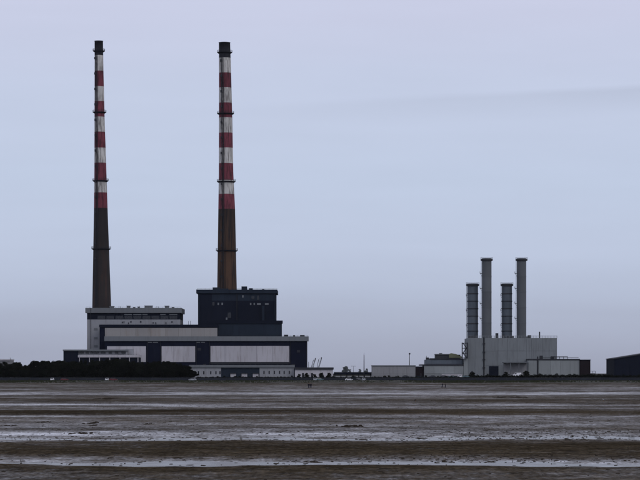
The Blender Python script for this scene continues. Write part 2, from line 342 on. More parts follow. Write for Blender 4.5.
# ------------------------------------------------------------------ the two tall chimneys
def chimney(name, label, Y, widths, bands, decks, lad, low_mat):
    base = GZ
    X0 = X_(widths[-1][1], Y)
    root = thing(name, label, 'chimney', (X0, Y, base), 'tall red and white banded chimneys')
    ys = [a[0] for a in widths]; zc = [Z_(y, Y)-base for y in ys][::-1]
    cx = [X_(a[1], Y)-X0 for a in widths][::-1]; rr = [a[2]/2/F*Y for a in widths][::-1]
    # extrapolate to the foot
    zc = [0.0]+zc; cx = [cx[0]]+cx; rr = [rr[0]+.9]+rr
    ax = lambda z: (float(np.interp(z, zc, cx)), 0.0); R = lambda z: float(np.interp(z, zc, rr))
    for nm, mk, ya, yb in bands:
        z1 = Z_(ya, Y)-base; z0 = 0 if yb is None else Z_(yb, Y)-base
        bm = bmesh.new(); n = max(2, int((z1-z0)/6)+1)
        pr = [(R(z0+(z1-z0)*i/n), z0+(z1-z0)*i/n) for i in range(n+1)]
        if ya == bands[0][2]:
            pr[-1:] = [(R(z1), z1-.25), (R(z1)+.18, z1-.2), (R(z1)+.18, z1)]
            pr += [(R(z1)-.7, z1), (R(z1)-.7, z1-8)]
        add_lathe(bm, pr, 48, ax)
        obj(nm, bm_mesh(bm, nm, True), M[mk], root)
    for yd in decks:
        z = Z_(yd, Y)-base; r = R(z); bm = bmesh.new(); A = ax(z)
        add_lathe(bm, [(r-.1, z-.9), (r+1.15, z-.12), (r+1.15, z+.12), (r-.1, z+.12)], 40, lambda q: A)
        d_ = obj('gallery', bm_mesh(bm, 'gallery'), M['chim_soot'], root)
        bm = bmesh.new()
        for hz in (.65, 1.25):
            add_lathe(bm, [(r+1.02, z+hz-.05), (r+1.14, z+hz-.05), (r+1.14, z+hz+.05), (r+1.02, z+hz+.05)], 40, lambda q: A, True)
        for i in range(20):
            t = 2*math.pi*i/20; c_, s_ = math.cos(t), math.sin(t)
            add_bar(bm, (A[0]+(r+1.08)*c_, (r+1.08)*s_, z+.1), (A[0]+(r+1.08)*c_, (r+1.08)*s_, z+1.27), .05, 4)
        obj('railing', bm_mesh(bm, 'railing'), M['steel_dark'], d_)
    # caged ladder down the front left
    ang = math.radians(lad); bm = bmesh.new(); zt = Z_(bands[0][3], Y)-base; zb = Z_(306, Y)-base
    nseg = 60
    def lp(z, off, tang):
        A = ax(z); r = R(z)+off; return Vector((A[0]+r*math.cos(ang)-tang*math.sin(ang), A[1]+r*math.sin(ang)+tang*math.cos(ang), z))
    for tg in (-.6, .6):
        for i in range(nseg):
            za = zb+(zt-zb)*i/nseg; zz = zb+(zt-zb)*(i+1)/nseg
            add_bar(bm, lp(za, .12, tg), lp(zz, .12, tg), .13, 4); add_bar(bm, lp(za, .75, tg*.8), lp(zz, .75, tg*.8), .11, 4)
    z = zb
    while z < zt:
        add_bar(bm, lp(z, .12, -.4), lp(z, .12, .4), .05, 4); add_bar(bm, lp(z, .15, -.4), lp(z, .8, -.3), .04, 4); add_bar(bm, lp(z, .15, .4), lp(z, .8, .3), .04, 4); add_bar(bm, lp(z, .8, -.3), lp(z, .8, .3), .04, 4); z += .75
    obj('caged_ladder', bm_mesh(bm, 'caged_ladder'), M['steel_dark'], root)
    y = bands[0][3]+4
    while y < 300:                                        # rest landings beside the ladder
        zz = Z_(y, Y)-base; q = lp(zz, .55, -.75); bm = bmesh.new()
        add_box(bm, q.x-.55, q.x+.55, q.y-.5, q.y+.6, q.z-.1, q.z+.1)
        add_box(bm, q.x-.55, q.x+.55, q.y-.5, q.y-.42, q.z+.1, q.z+1.2); add_box(bm, q.x-.55, q.x-.47, q.y-.42, q.y+.6, q.z+.1, q.z+1.2)
        obj('ladder_landing', bm_mesh(bm, 'ladder_landing'), M['steel_dark'], root); y += 15.4
    return root
chimney('banded_chimney', 'slimmer of two tall striped chimneys, left one with dark grey lower shaft', 1507,
        [(41,98.8,8.4),(76,99.1,9.0),(120,99.6,10.2),(170,100.4,12.0),(209,100.8,13.6),(305,101.7,18.8)],
        [('cap','chim_soot',41,55.5),('white_band','chim_white',55.5,71),('red_band','chim_red',71,86.6),('white_band','chim_white',86.6,101.4),('red_band','chim_red',101.4,117),
         ('white_band','chim_white',117,132),('red_band','chim_red',132,148),('white_band','chim_white',148,163),('red_band','chim_red',163,180.6),('white_band','chim_white',180.6,192.7),('red_band','chim_red',192.7,208.3),('shaft','chim_dark',208.3,None)],
        [51,112.3,180.8,248.8], -118, 'chim_dark')
chimney('banded_chimney', 'thicker of two tall striped chimneys, right one with brown lower shaft', 1512,
        [(42.5,224.5,11.3),(76,225.1,12.2),(115,225.6,13.3),(175,226.1,14.6),(208,226.7,16.8),(288,227,19.6)],
        [('cap','chim_soot',42.5,58),('white_band','chim_white',58,73),('red_band','chim_red',73,87.8),('white_band','chim_white',87.8,103),('red_band','chim_red',103,117.8),
         ('white_band','chim_white',117.8,133),('red_band','chim_red',133,148),('white_band','chim_white',148,163.5),('red_band','chim_red',163.5,180.4),('white_band','chim_white',180.4,194.2),('red_band','chim_red',194.2,209.2),('shaft','chim_brown',209.2,None)],
        [52.5,113.6,181.6,250.6], -112, 'chim_brown')

# ------------------------------------------------------------------ the old power station (left)
def roof_kit(B, items, mat='steel_dark', depth=3):
    for nm, x0, x1, y0, y1 in items: B.box(nm, M[mat], x0, x1, y0, y1, -6, depth)
def bld(name, label, cat, px, Y): 
    r = thing(name, label, cat, (X_(px, Y), Y, GZ)); return Builder(r, Y)
# boiler house behind, pale with a dark glazed band
B = bld('boiler_house', 'pale grey boiler house with dark top window band below the slimmer chimney', 'building', 134, 1462)
B.box('wall', M['pale_wall'], 87, 180, 319.5, 376, 0, 34, ground=True)
B.box('window_band', M['navy_dark'], 87, 180, 313, 319.45, .05, 33.9)
for a in lin(97, 178, 9)[:-1]: 
    B.box('window', M['glass'], a+.5, a+8.3, 315.8, 318.8, .12, .2)
    if random.random() < .8: B.box('louvre', M['fascia'], a+.3, a+random.uniform(5, 8.5), 313.9, 315.0, .14, .2)
B.box('parapet', M['fascia'], 85.4, 181.6, 308, 312.95, .9, 36)
for x, w_, y in ((122.5,1.0,321.6),(124,.6,321.2),(128.5,.7,322.4),(131,1.2,321),(140.8,1.4,320.9),(153.2,1,322.2),(155.8,.9,322.2),(166,.8,322),(172,1.3,321.2)):
    B.box('vent', M['roof_dark'], x-w_/2, x+w_/2, y, y+random.uniform(1.2, 2.2), .25, .5)
for x0, x1, y0 in ((110,114,306.2),(127,130.2,305.8),(133.3,135,307),(144.8,152.5,305.6),(165,169,305.8),(138,139.4,306.6),(172,174,307)):
    bm = bmesh.new(); o = B.r.location; Y = 1468
    X0, X1 = X_(x0,Y)-o.x, X_(x1,Y)-o.x; z0 = Z_(308,Y)-o.z-.6; z1 = Z_(y0,Y)-o.z
    add_box(bm, X0, X1, 4, 8, z0, z1-.4); add_box(bm, X0-.2, X1+.2, 3.8, 8.2, z1-.35, z1)
    obj('roof_vent', bm_mesh(bm, 'roof_vent'), M['fascia'], B.r)
B.bars('roof_pole', M['steel_dark'], [(118.5,308.5,118.5,305.8)], .1, yo=3); B.bars('roof_pole', M['steel_dark'], [(120,308.5,120,306.2)], .1, yo=3)
B.bars('roof_pole', M['steel_dark'], [(156.5,308.5,156.5,305.9)], .1, yo=3); B.bars('roof_pole', M['steel_dark'], [(158,308.5,158,306.3)], .1, yo=3); B.bars('roof_pole', M['steel_dark'], [(139.5,308.5,139.5,305.6)], .08, yo=3)
B.bars('roof_rail', M['steel_dark'], [(86,306.9,181,306.9)]+[(x,306.9,x,308.1) for x in lin(86,181,26)], .05, yo=1.0)
B.bars('cat_ladder', M['steel_dark'], [(90.4,308,90.4,349),(91.2,308,91.2,349)]+[(90.4,y,91.2,y) for y in lin(308,349,40)], .06, yo=-.9)
for y in (328,337,345): B.box('louvre', M['fascia'], 94, 97.6, y, y+2.2, .15, .3)
# dark boiler house
B = bld('boiler_house', 'tall black boiler house with small pale lights below the thicker chimney', 'building', 237, 1464)
B.box('wall', M['navy_dark'], 198, 275.6, 293.4, 376, 0, 33, ground=True)
B.box('parapet', M['teal_navy'], 196.3, 277.2, 289.6, 293.35, .9, 35)
B.panels('cladding_panel', M['navy_dark'], [198.2,212], [294.2,299.5,324], .12, .3, .08)
B.panels('cladding_panel', M['navy_dark'], lin(212,275.4,5), [301,311,320], .10, .3, .08)
B.panels('cladding_panel', M['teal_navy'], lin(212,275.4,5), [294.2,300.8], .08, .3, .08)
for x0, x1, y0, y1 in ((217.6,219,302.8,305),(221.5,223,302.8,305),(250,251.4,303,305),(253.6,255,303,305),(257,260.8,303.2,304.9),(265,268.6,303.2,304.9),(242.2,243.6,295.3,297.6),(225.8,227.4,317.6,319.8)):
    B.box('pale_window', M['fascia'], x0, x1, y0, y1, .3, .3)
for x0, x1, y0, y1 in ((212.3,214.6,302,305.5),(227.6,231,312.5,318),(251.5,254.5,296,299),(257,259,295.5,300)):
    B.box('recess_shutter', M['glass'], x0, x1, y0, y1, .26, .3)
for x0, x1, y0 in ((212.4,219.4,287.2),(219.6,228,288.4),(241.3,246.8,286.2),(248.8,252.4,288),(262,264,288.8)):
    B.box('roof_vent', M['teal_navy'], x0, x1, y0, 290.2, -3, 5); 
B.bars('roof_rail', M['steel_dark'], [(197,288.3,277,288.3)]+[(x,288.3,x,289.8) for x in lin(197,277,20)], .04, yo=1.5)
B.bars('cable_ladder', M['steel_dark'], [(236.4,294,236.4,320),(237.6,294,237.6,320)]+[(236.4,y,237.6,y) for y in lin(294,320,26)], .07, yo=-.5)
B.bars('down_pipe', M['teal_navy'], [(199.2,293.5,199.2,324)], .2, yo=-.4); B.bars('down_pipe', M['teal_navy'], [(274.2,293.5,274.2,321)], .2, yo=-.4)
B.box('duct', M['teal_navy'], 262, 264.5, 306, 320.4, 1.6, 1.6)
# lower step of the dark house
B = bld('annex_block', 'dark teal lower block stepping out at right beneath the black boiler house', 'building', 250, 1458)
B.box('wall', M['teal_navy'], 218, 281.8, 323.6, 376, 0, 5.5, ground=True)
B.box('roof_edge', M['navy_dark'], 217.6, 282.6, 320.5, 323.55, .6, 6.0)
B.panels('cladding_panel', M['teal_navy'], [218.2,233,250.5,266,281.6], [324.2,335.4], .12, .3, .22)
# upper hall: weathered beige band
B = bld('heater_bay', 'long hall with weathered beige panels and dark roof line above turbine hall', 'building', 160, 1454)
B.box('wall', M['navy_dark'], 99.6, 217.6, 327.2, 376, 0, 3.8, ground=True)
B.box('roof_edge', M['navy_dark'], 99.2, 218, 324.6, 327.15, .5, 5.2)
B.panels('beige_panel', M['weathered_panel'], [105,120.5,135.5,150.5,165.5,178.5,191.5,204.5,217.4], [328,337.2], .2, .4, .05)
B.bars('roof_pole', M['steel_dark'], [(188.3,324.8,188.3,321)], .1, yo=2); B.bars('roof_pole', M['steel_dark'], [(190.2,324.8,190.2,320.8)], .1, yo=2)
B.panels('cladding_panel', M['navy'], [99.8,104.8], [328,338,349.5], .15, .3, .06)
# turbine hall
B = bld('turbine_hall', 'long turbine hall front with big white panels set in dark navy cladding', 'building', 206, 1440)
B.box('wall', M['navy'], 105, 307.2, 341.2, 376, 0, 13.5, ground=True)
B.box('parapet', M['fascia'], 104.4, 308.6, 336.4, 341.1, .9, 14.2)
B.panels('white_panel', M['white_panel'], [107,120,133,146], [346.2,362], .18, .35, .09)
B.panels('white_panel', M['white_panel'], [161.6,173.6,183.8,195.2], [346.2,362], .18, .35, .09)
B.panels('white_panel', M['white_panel'], [210.4,225,240.8,256.8,272.5,289.4], [345.9,362], .18, .35, .12)
B.panels('navy_panel', M['navy'], lin(146.3,161.3,2), [342,346.2,354,362,372], .12, .3, .06)
B.panels('navy_panel', M['navy'], lin(195.6,210.1,2), [342,346.2,354,362], .12, .3, .06)
B.panels('navy_panel', M['navy'], lin(289.8,307,3), lin(342,372,5), .12, .3, .06)
for a, b in zip([161.6,173.6,183.8], [173.6,183.8,195.2]): B.panels('navy_panel', M['navy'], [a,b], [341.8,345.8], .1, .3, .16)
for a, b in zip([210.4,225,240.8,256.8,272.5], [225,240.8,256.8,272.5,289.4]): B.panels('navy_panel', M['navy'], [a,b], [341.8,345.6], .1, .3, .16)
for x0, x1 in ((148,152),(153,158),(196.5,200),(201,205)): B.box('louvre', M['fascia'], x0, x1, 341.9, 342.8, .3, .3)
B.box('ledge', M['roof_dark'], 210, 290, 362.2, 363.6, .8, .7)
for x in (147.2,160.6,196.4,209.6,290.6,306.4): B.bars('down_pipe', M['steel_dark'], [(x,341.5,x,376)], .13, yo=-.35)
B.bars('roof_rail', M['steel_dark'], [(219,335.2,308,335.2)]+[(x,335.2,x,336.5) for x in lin(219,308,26)], .05, yo=.6)
for x0, x1, y0 in ((284,288,334.6),(293,295,335),(300,304.5,334.9)): B.box('roof_vent', M['roof_dark'], x0, x1, y0, 336.5, -3, 3)
for x0, x1, y0, y1 in ((291.5,295,364,367.5),(297,300,350,352.5),(197.5,201,348,350.5),(203,206,364,366.5)): B.box('louvre', M['roof_dark'], x0, x1, y0, y1, .3, .3)
# low offices at left
B = bld('office_block', 'low two storey office with pale window bands behind the dark trees', 'building', 100, 1415)
B.box('end_wall', M['navy_dark'], 63.4, 78, 351, 376, 0, 18, ground=True)
B.box('upper_wall', M['pale_wall'], 78.05, 126, 351.2, 354.9, -1.5, 16)
B.box('roof', M['fascia'], 62.9, 127, 349.6, 350.95, .7, 19)
B.box('lower_roof', M['white_panel'], 78.1, 139.6, 355, 357.4, .8, 18)
B.box('lower_wall', M['navy_dark'], 78.1, 139, 357.45, 376, 0, 15, ground=True)
x = 79
while x < 125:
    wv = random.choice((1.6,3.2,4.8)); B.box('window', M['glass'], x, min(x+wv, 125.5), 351.7, 353.5, -1.2, .4); x += wv+random.choice((.7,1.6,3.2))
for x in (79.5,89.5,99.6,109.8,120,129.5,138): B.box('post', M['white_panel'], x-.35, x+.35, 357.5, 362, .4, .5)
B.box('roof_hut', M['pale_wall'], 124, 131.8, 348.8, 355, -9, 5)
B.bars('roof_rail', M['steel_dark'], [(118,354.2,139,354.2)]+[(x,354.2,x,355) for x in lin(118,139,8)], .06, yo=.5)
# annexes at the foot of the turbine hall
B = bld('annex_range', 'low pale annex with slit windows and dark teal middle below turbine hall', 'building', 245, 1425)
B.box('roof', M['fascia'], 189, 294.6, 365, 367.5, .7, 11)
B.box('wall', M['pale_wall'], 190, 221, 367.55, 376, 0, 10, ground=True)
B.box('wall', M['teal_navy'], 221.05, 259.5, 367.55, 376, -.3, 10, ground=True)
B.box('wall', M['pale_wall'], 259.55, 294, 367.55, 376, 0, 10, ground=True)
for x in (193.5,198.5,203.8,210.8,216,220): B.box('slit_window', M['glass'], x-.6, x+.6, 371.2, 374.2, .12, .3)
for x in (264,269.2,274.4,279.6,284.2,289.4): B.box('slit_window', M['glass'], x-.6, x+.6, 370.8, 373.8, .12, .3)
for x in (233.2,244.4,255.6): 
    B.box('pale_shutter', M['white_panel'], x-2.8, x+2.8, 373.6, 377.2, .1, .3); B.box('door_hood', M['roof_dark'], x-3.1, x+3.1, 373, 373.5, .7, .9)
B.bars('roof_pipe', M['steel_dark'], [(212,363.8,288,363.8)]+[(x,363.8,x,365.1) for x in lin(212,288,14)], .1, yo=1.5)
B = bld('low_shed', 'low white flat roofed shed at right end of the old station', 'building', 314, 1420)
B.box('wall', M['white_panel'], 295, 333, 369.6, 376, 0, 12, ground=True)
B.box('roof', M['roof_dark'], 294.7, 333.7, 367.4, 369.55, .6, 13)
for x in (303,312,321,328.5): B.box('door', M['steel_dark'], x-1, x+1, 373, 377.5, .1, .3)
B.bars('roof_pole', M['steel_dark'], [(308.6,367.5,308.6,361.8)], .12, yo=3)
# building at the left edge of the picture
B = bld('edge_building', 'small pale roofed building at the left edge above the trees', 'building', 0, 1470)
B.box('wall', M['shed_grey'], -26, 9.6, 360.4, 376, 0, 20, ground=True)
B.box('roof', M['white_panel'], -26.4, 10, 359.2, 360.35, .6, 21)
B.bars('roof_pole', M['steel_dark'], [(10,360,10,357.6)], .1, yo=1)
for x in (-20,-14,-8,-2,4): B.box('window', M['glass'], x-1.6, x+1.6, 361.6, 363.8, .1, .3)

# ------------------------------------------------------------------ between the two plants
def crane(px, ytop, px0, lab, back):
    Y = 2150; r = thing('harbour_crane', lab, 'crane', (X_(px0, Y), Y, GZ-.1), 'leaning crane jibs behind the low shed')
    o = Vector(r.location); b = P(px0, 368.5, Y)-o; t = P(px, ytop, Y)-o; hz = b.z
    bm = bmesh.new()
    for sx in (-2.2, 2.2):
        for sy in (-2.2, 2.2): add_bar(bm, (sx, sy, 0), (sx*.6, sy*.6, hz-3), .3)
    add_box(bm, -2.6, 2.6, -2.6, 2.6, hz-3, hz-2.4); obj('portal', bm_mesh(bm, 'portal'), M['steel_dark'], r)
    bm = bmesh.new(); add_box(bm, -2, 2.4, -1.6, 1.6, hz-2.4, hz+.6); obj('machine_house', bm_mesh(bm, 'machine_house'), M['steel_dark'], r)
    bm = bmesh.new(); d_ = (t-b); n = 9
    for sx, sy in ((-.45,-.45),(.45,-.45),(.45,.45),(-.45,.45)):
        add_bar(bm, b+Vector((sx, sy, 0)), t+Vector((sx*.3, sy*.3, 0)), .16, 5)
    for i in range(n):
        p = b+d_*i/n; q = b+d_*(i+1)/n; s = -1 if i % 2 else 1
        for sy in (-.4, .4): add_bar(bm, p+Vector((.42*s, sy, 0)), q+Vector((-.42*s, sy, 0)), .09, 4)
    obj('jib', bm_mesh(bm, 'jib'), M['steel_dark'], r)
    bm = bmesh.new(); m_ = b+Vector((-1.3, 0, 0)); mt = b+Vector((back, 0, d_.z*.8))
    add_bar(bm, m_, mt, .22, 5); add_bar(bm, mt, t, .07, 4); add_bar(bm, mt, b+d_*.55, .07, 4); obj('mast', bm_mesh(bm, 'mast'), M['steel_dark'], r)
    bm = bmesh.new(); add_bar(bm, t, t-Vector((0, 0, d_.z*.35)), .06, 4); obj('hoist_rope', bm_mesh(bm, 'hoist_rope'), M['steel_dark'], r)
crane(315.6, 358, 312.4, 'left of two dark leaning crane jibs behind the low white shed', .9)
crane(321.8, 357.2, 318.4, 'right of two dark leaning crane jibs behind the low white shed', .2)
B = bld('pipe_bridge', 'long dark raised pipe bridge between low shed and grey long shed', 'pipe bridge', 352, 1440)
B.box('deck', M['navy_dark'], 333.8, 371.6, 372.6, 374.2, 0, 3)
B.bars('pipe', M['steel_dark'], [(333.8,372.2,371.6,372.2)], .22, yo=1); B.bars('pipe', M['navy_dark'], [(333.8,374.6,371.6,374.6)], .18, yo=1)
for x in lin(335, 370.5, 6): B.bars('trestle_leg', M['steel_dark'], [(x,374.2,x,378)], .25, yo=1.5)
def pole(px, ytop, Y, lab, r, kind='mast', head=None):
    o = thing(kind, lab, kind.replace('_', ' '), (X_(px, Y), Y, GZ)); h = Z_(ytop, Y)-GZ
    bm = bmesh.new(); add_bar(bm, (0,0,0), (0,0,h), r, 8, r*.55); obj('pole', bm_mesh(bm, 'pole'), M['steel_dark'], o)
    bm = bmesh.new(); add_box(bm, -.4, .4, -.4, .4, 0, .35); obj('foot', bm_mesh(bm, 'foot'), M['wall_stone'], o)
    if head == 'T':
        bm = bmesh.new(); add_bar(bm, (-1.1,0,h), (1.1,0,h), .08); obj('arm', bm_mesh(bm, 'arm'), M['steel_dark'], o)
        for s in (-1, 1):
            bm = bmesh.new(); add_box(bm, s*1.1-.35, s*1.1+.35, -.2, .2, h-.12, h+.1); obj('lamp_head', bm_mesh(bm, 'lamp_head'), M['fascia'], o)
    elif head == 'B':
        bm = bmesh.new(); add_box(bm, -.45, .45, -.3, .3, h-.9, h); obj('lamp_head', bm_mesh(bm, 'lamp_head'), M['steel_dark'], o)
    else:
        bm = bmesh.new(); add_bar(bm, (0,0,h), (0,0,h+1.2), .06, 5); obj('tip', bm_mesh(bm, 'tip'), M['steel_dark'], o)
pole(364, 354.8, 1430, 'tall thin dark mast standing alone above the pipe bridge', .32)
pole(353.4, 366.2, 1600, 'small T headed lamp post above the pipe bridge', .14, 'lamp_post', 'T')
pole(409.6, 353, 1445, 'thin dark post with square head behind the grey long shed', .26, 'floodlight_post', 'B')
# grey long shed
B = bld('long_shed', 'long low grey panel shed beside the pipe bridge', 'shed', 393, 1420)
B.box('wall', M['shed_grey'], 372, 415.4, 366, 376, 0, 14, ground=True)
B.panels('wall_panel', M['shed_grey'], [372.1,377,381,389.5,398,406.5,415.3], [366.6,376.6], .12, .3, .12)
B.box('roof_edge', M['fascia'], 371.7, 415.7, 365.2, 366.2, .4, 15)
# stepped building
B = bld('stepped_building', 'stepped grey three tier building left of the grey plant with four stacks', 'building', 443, 1440)
B.box('side_block', M['teal_navy'], 415.6, 424, 366.4, 376, -1.5, 12, ground=True)
B.panels('side_panel', M['maroon'], [415.8,419.8,423.8], [367,376], -1.3, .3, .1)
B.box('lower_wall', M['plant_grey_light'], 424.05, 463.6, 365.6, 376, 0, 26, ground=True)
B.panels('wall_panel', M['plant_grey_light'], [424.2,434,444,454,463.4], [366,373.6], .12, .3, .07)
B.box('lower_roof', M['roof_dark'], 420.5, 463.6, 364.4, 365.55, .5, 26)
B.box('middle_wall', M['stack_blue'], 426, 463, 359.6, 364.35, -3, 22)
B.panels('wall_panel', M['stack_blue'], [426.2,434.5,443,453,462.8], [360,364.2], -2.85, .3, .2)
B.box('middle_roof', M['roof_dark'], 430.5, 463, 358.2, 359.55, -2.6, 21)
B.box('top_wall', M['stack_rim'], 436.3, 461, 354.6, 358.15, -6, 15)
B.box('top_roof', M['fascia'], 436, 450, 353.8, 354.55, -5.6, 16)
bm = bmesh.new(); o = B.r.location; Y = 1445
pts = [P(449, 357.8, Y), P(449.2, 354, Y), P(451.5, 353.2, Y), P(456, 354, Y), P(462.2, 356.8, Y), P(462.4, 358, Y)]
fr = [bm.verts.new(p-Vector(o)) for p in pts]; bk = [bm.verts.new(p-Vector(o)+Vector((0, 12, 0))) for p in pts]
bm.faces.new(fr); bm.faces.new(bk[::-1])
for i in range(len(pts)): bm.faces.new((fr[i], bk[i], bk[(i+1)%len(pts)], fr[(i+1)%len(pts)]))
bmesh.ops.recalc_face_normals(bm, faces=bm.faces); tag(obj('mossy_roof', bm_mesh(bm, 'mossy_roof'), M['moss'], B.r), 'mossy green sloping roof end')
B.box('roof_vent', M['steel_dark'], 426.6, 429.5, 357.4, 359.7, -8, 3); B.box('roof_vent', M['fascia'], 440, 443, 352.9, 353.9, -9, 3); B.bars('roof_pole', M['steel_dark'], [(427,358,427,355.8)], .1, yo=6)
B.box('canopy', M['white_panel'], 441.5, 462, 374.3, 375.9, 2, 2)

# ------------------------------------------------------------------ the grey plant with four stacks
B = bld('turbine_plant', 'big grey panel clad plant building carrying four metal stacks', 'building', 512, 1440)
B.box('wall', M['plant_grey'], 468, 557, 338, 376, 0, 34, ground=True)
B.panels('wall_panel', M['plant_grey'], [468.1,475.5,483.2], [338.6,357,376], .15, .3, .05)
B.panels('wall_panel', M['plant_grey'], [484.6,498,507.2,517,526.4,531.5,536.2,542.6,549,556.9], [338.6,351,365.5], .15, .3, .10)
B.panels('wall_panel', M['plant_grey'], [498.8,507.2,517,526.4,531.5], [365.5,376], .15, .3, .10)
B.box('door', M['navy_dark'], 489, 498.4, 366.2, 377.5, .2, .4)
B.box('side_wall', M['plant_grey_light'], 463.8, 467.95, 358.4, 376, .3, 20, ground=True)
B.box('side_door', M['steel_dark'], 471.2, 473, 371.2, 377, .25, .3)
B.bars('down_pipe', M['steel_dark'], [(483.9,337,483.9,377)], .38, yo=-.35)
for y in (343,351.5,359,367): B.box('pipe_bracket', M['steel_dark'], 482.7, 485.1, y, y+1.2, .8, .9)
rl = [(468,335.8,557,335.8),(468,336.9,557,336.9)]+[(x,335.6,x,338.1) for x in lin(468,557,30)]
B.bars('roof_rail', M['plant_grey'], rl, .09, yo=.4)
for x0, x1, y0 in ((469,474,335.4),(475,477.6,334.6),(496.5,499,333),(503,505.4,334.5),(529,532,335),(527.6,529.4,336.2),(508,514.5,335.9)): B.box('roof_unit', M['stack_rim'], x0, x1, y0, 338.2, -5, 4)
B.bars('roof_flue', M['steel_dark'], [(540.2,338.2,540.2,331.6)], .38, yo=4)
def stack(px, wpx, ytop, Y, blue, lab):
    zb = Z_(338.3, 1440); r = thing('metal_stack', lab, 'chimney stack', (X_(px, Y), Y, zb), 'four metal stacks on the grey plant')
    R = wpx/2/F*Y; H = Z_(ytop, Y)-zb; mt = M['stack_blue' if blue else 'stack_grey']
    n = 7 if blue else 5
    zs_ = lin(0, H-1.6, n)
    for a, b in zip(zs_, zs_[1:]):
        bm = bmesh.new(); add_lathe(bm, [(R, a+.02), (R, b-.02)], 40); obj('shell_section', bm_mesh(bm, 'shell_section', True), mt, r)
    for z in zs_[1:-1]:
        bm = bmesh.new(); e = .22 if blue else .07; add_lathe(bm, [(R-.1, z-.28), (R+e, z-.22), (R+e, z+.22), (R-.1, z+.28)], 40); obj('flange', bm_mesh(bm, 'flange'), M['stack_rim' if blue else 'stack_grey'], r)
    bm = bmesh.new(); add_lathe(bm, [(R, H-1.6), (R+.75, H-1.3), (R+.75, H-.35), (R+.1, H-.25), (R+.1, H), (R-.35, H), (R-.35, H-6)], 40); obj('rim', bm_mesh(bm, 'rim'), M['stack_rim'], r)
    bm = bmesh.new()
    for i in range(18):
        t = 2*math.pi*i/18; add_bar(bm, ((R+.7)*math.cos(t), (R+.7)*math.sin(t), H-.4), ((R+.7)*math.cos(t), (R+.7)*math.sin(t), H+.5), .04, 4)
    add_lathe(bm, [(R+.66, H+.46), (R+.76, H+.46), (R+.76, H+.54), (R+.66, H+.54)], 32, close=True); obj('rim_rail', bm_mesh(bm, 'rim_rail'), M['steel_dark'], r)
    bm = bmesh.new()
    for s in (-.3, .3): add_bar(bm, (-R-.35, s, 0), (-R-.35, s, H-1), .10, 4)
    z = 0
    while z < H-1: add_bar(bm, (-R-.35, -.3, z), (-R-.35, .3, z), .04, 4); z += .6
    obj('ladder', bm_mesh(bm, 'ladder'), M['steel_dark'], r)
    y = ytop+ (12 if blue else 15)
    while y < 332:
        z = Z_(y, Y)-zb; bm = bmesh.new(); e = .7 if blue else 1.15
        add_box(bm, -R-e, -R+.4, -.9, .9, z-.1, z+.1); add_box(bm, -R-e, -R-e+.1, -.9, .9, z+.1, z+1.1); add_bar(bm, (-R-e, 0, z), (-R, 0, z-1.2), .08, 4)
        if not blue or y > ytop+30 or True: obj('landing', bm_mesh(bm, 'landing'), M['steel_dark'], r)
        y += 15
stack(472.7, 10.8, 283.6, 1452, True, 'shorter ribbed bluish stack at far left of the four')
stack(486.7, 9.7, 258.4, 1446, False, 'tall smooth grey stack, left one of the taller pair')
stack(506.9, 10.3, 283.6, 1452, True, 'shorter ribbed bluish stack standing between the two tall stacks')
stack(521.5, 9.5, 258.4, 1446, False, 'tall smooth grey stack at far right of the four')
# open steel stair tower on the left of the plant
r = thing('steel_stair_tower', 'open dark steel stair frame on left side of the grey plant', 'stair tower', (X_(464.8, 1437), 1437, Z_(358.3, 1440)))
b2 = Builder(r, 1437)
for x in (462.3, 467.4):
    for yo in (0, 2.6): b2.bars('post', M['steel_dark'], [(x,342.6,x,358.35)], .22, yo=yo)
for y in (342.9,348,353,357.6):
    b2.box('landing', M['steel_dark'], 462.2, 467.5, y, y+.5, 0, 2.7)
for i, (a, b) in enumerate(((357.6,353.2),(353,348.2),(348,343.2))):
    b2.bars('flight', M['steel_dark'], [(463 if i%2 else 466.8, a, 466.8 if i%2 else 463, b)], .28, yo=.4+.8*(i%2))
# low front structure with pale portal and the tanker beside it
B = bld('portal_shed', 'pale low open portal shed in front of the grey plant', 'shed', 515, 1424)
B.box('back_wall', M['shed_grey'], 503.6, 527.4, 363, 376, -5, .5, ground=True)
B.box('roof', M['stack_grey'], 503, 527.8, 362, 362.95, .3, 6)
for x in (503.4,510.5,519,527.3): B.box('post', M['stack_grey'], x-.4, x+.4, 363, 376, .1, .5, ground=True)
B = bld('service_block', 'low pale grey panel block at right of the grey plant', 'building', 554, 1428)
B.box('wall', M['plant_grey_light'], 528.2, 579.6, 360, 376, 0, 11, ground=True)
B.panels('wall_panel', M['plant_grey_light'], [528.4,536.8], [360.5,375.5], .15, .3, .1)
B.panels('wall_panel', M['plant_grey_light'], [538.6,550.5,560.5,570,579.5], [360.5,375.5], .15, .3, .13)
B.box('roof_edge', M['roof_dark'], 527.8, 580, 358.8, 359.95, .5, 12)
B.bars('down_pipe', M['steel_dark'], [(537.7,356.5,537.7,376)], .4, yo=-.2)
B.bars('roof_pipe', M['steel_dark'], [(543,357.8,579,357.8),(551,356.6,568,356.6)]+[(x,356.6,x,359) for x in (551,556,560,564,568)], .16, yo=2)
B.box('roof_unit', M['steel_dark'], 540,543.2,355.6,358.9,-2,2); B.box('roof_unit', M['roof_dark'], 552,555,356.2,358.9,-4,3)
B = bld('maroon_block', 'dark maroon flat block at the right end of the pale service block', 'building', 585, 1427)
B.box('wall', M['maroon'], 580.1, 590.4, 360.3, 376, 0, 12, ground=True); B.box('roof_edge', M['navy_dark'], 579.9, 590.7, 359.6, 360.25, .3, 12.6)
B.panels('wall_panel', M['maroon'], [580.3,583.8,587.2,590.3], [360.8,368,375.5], .12, .3, .08)
B.bars('guard_rail', M['steel_dark'], [(590.6,371.2,595.4,371.2),(595.4,371.2,595.4,376.5),(593,371.2,593,376.5),(590.6,373.2,595.4,373.2)], .11, yo=.6)
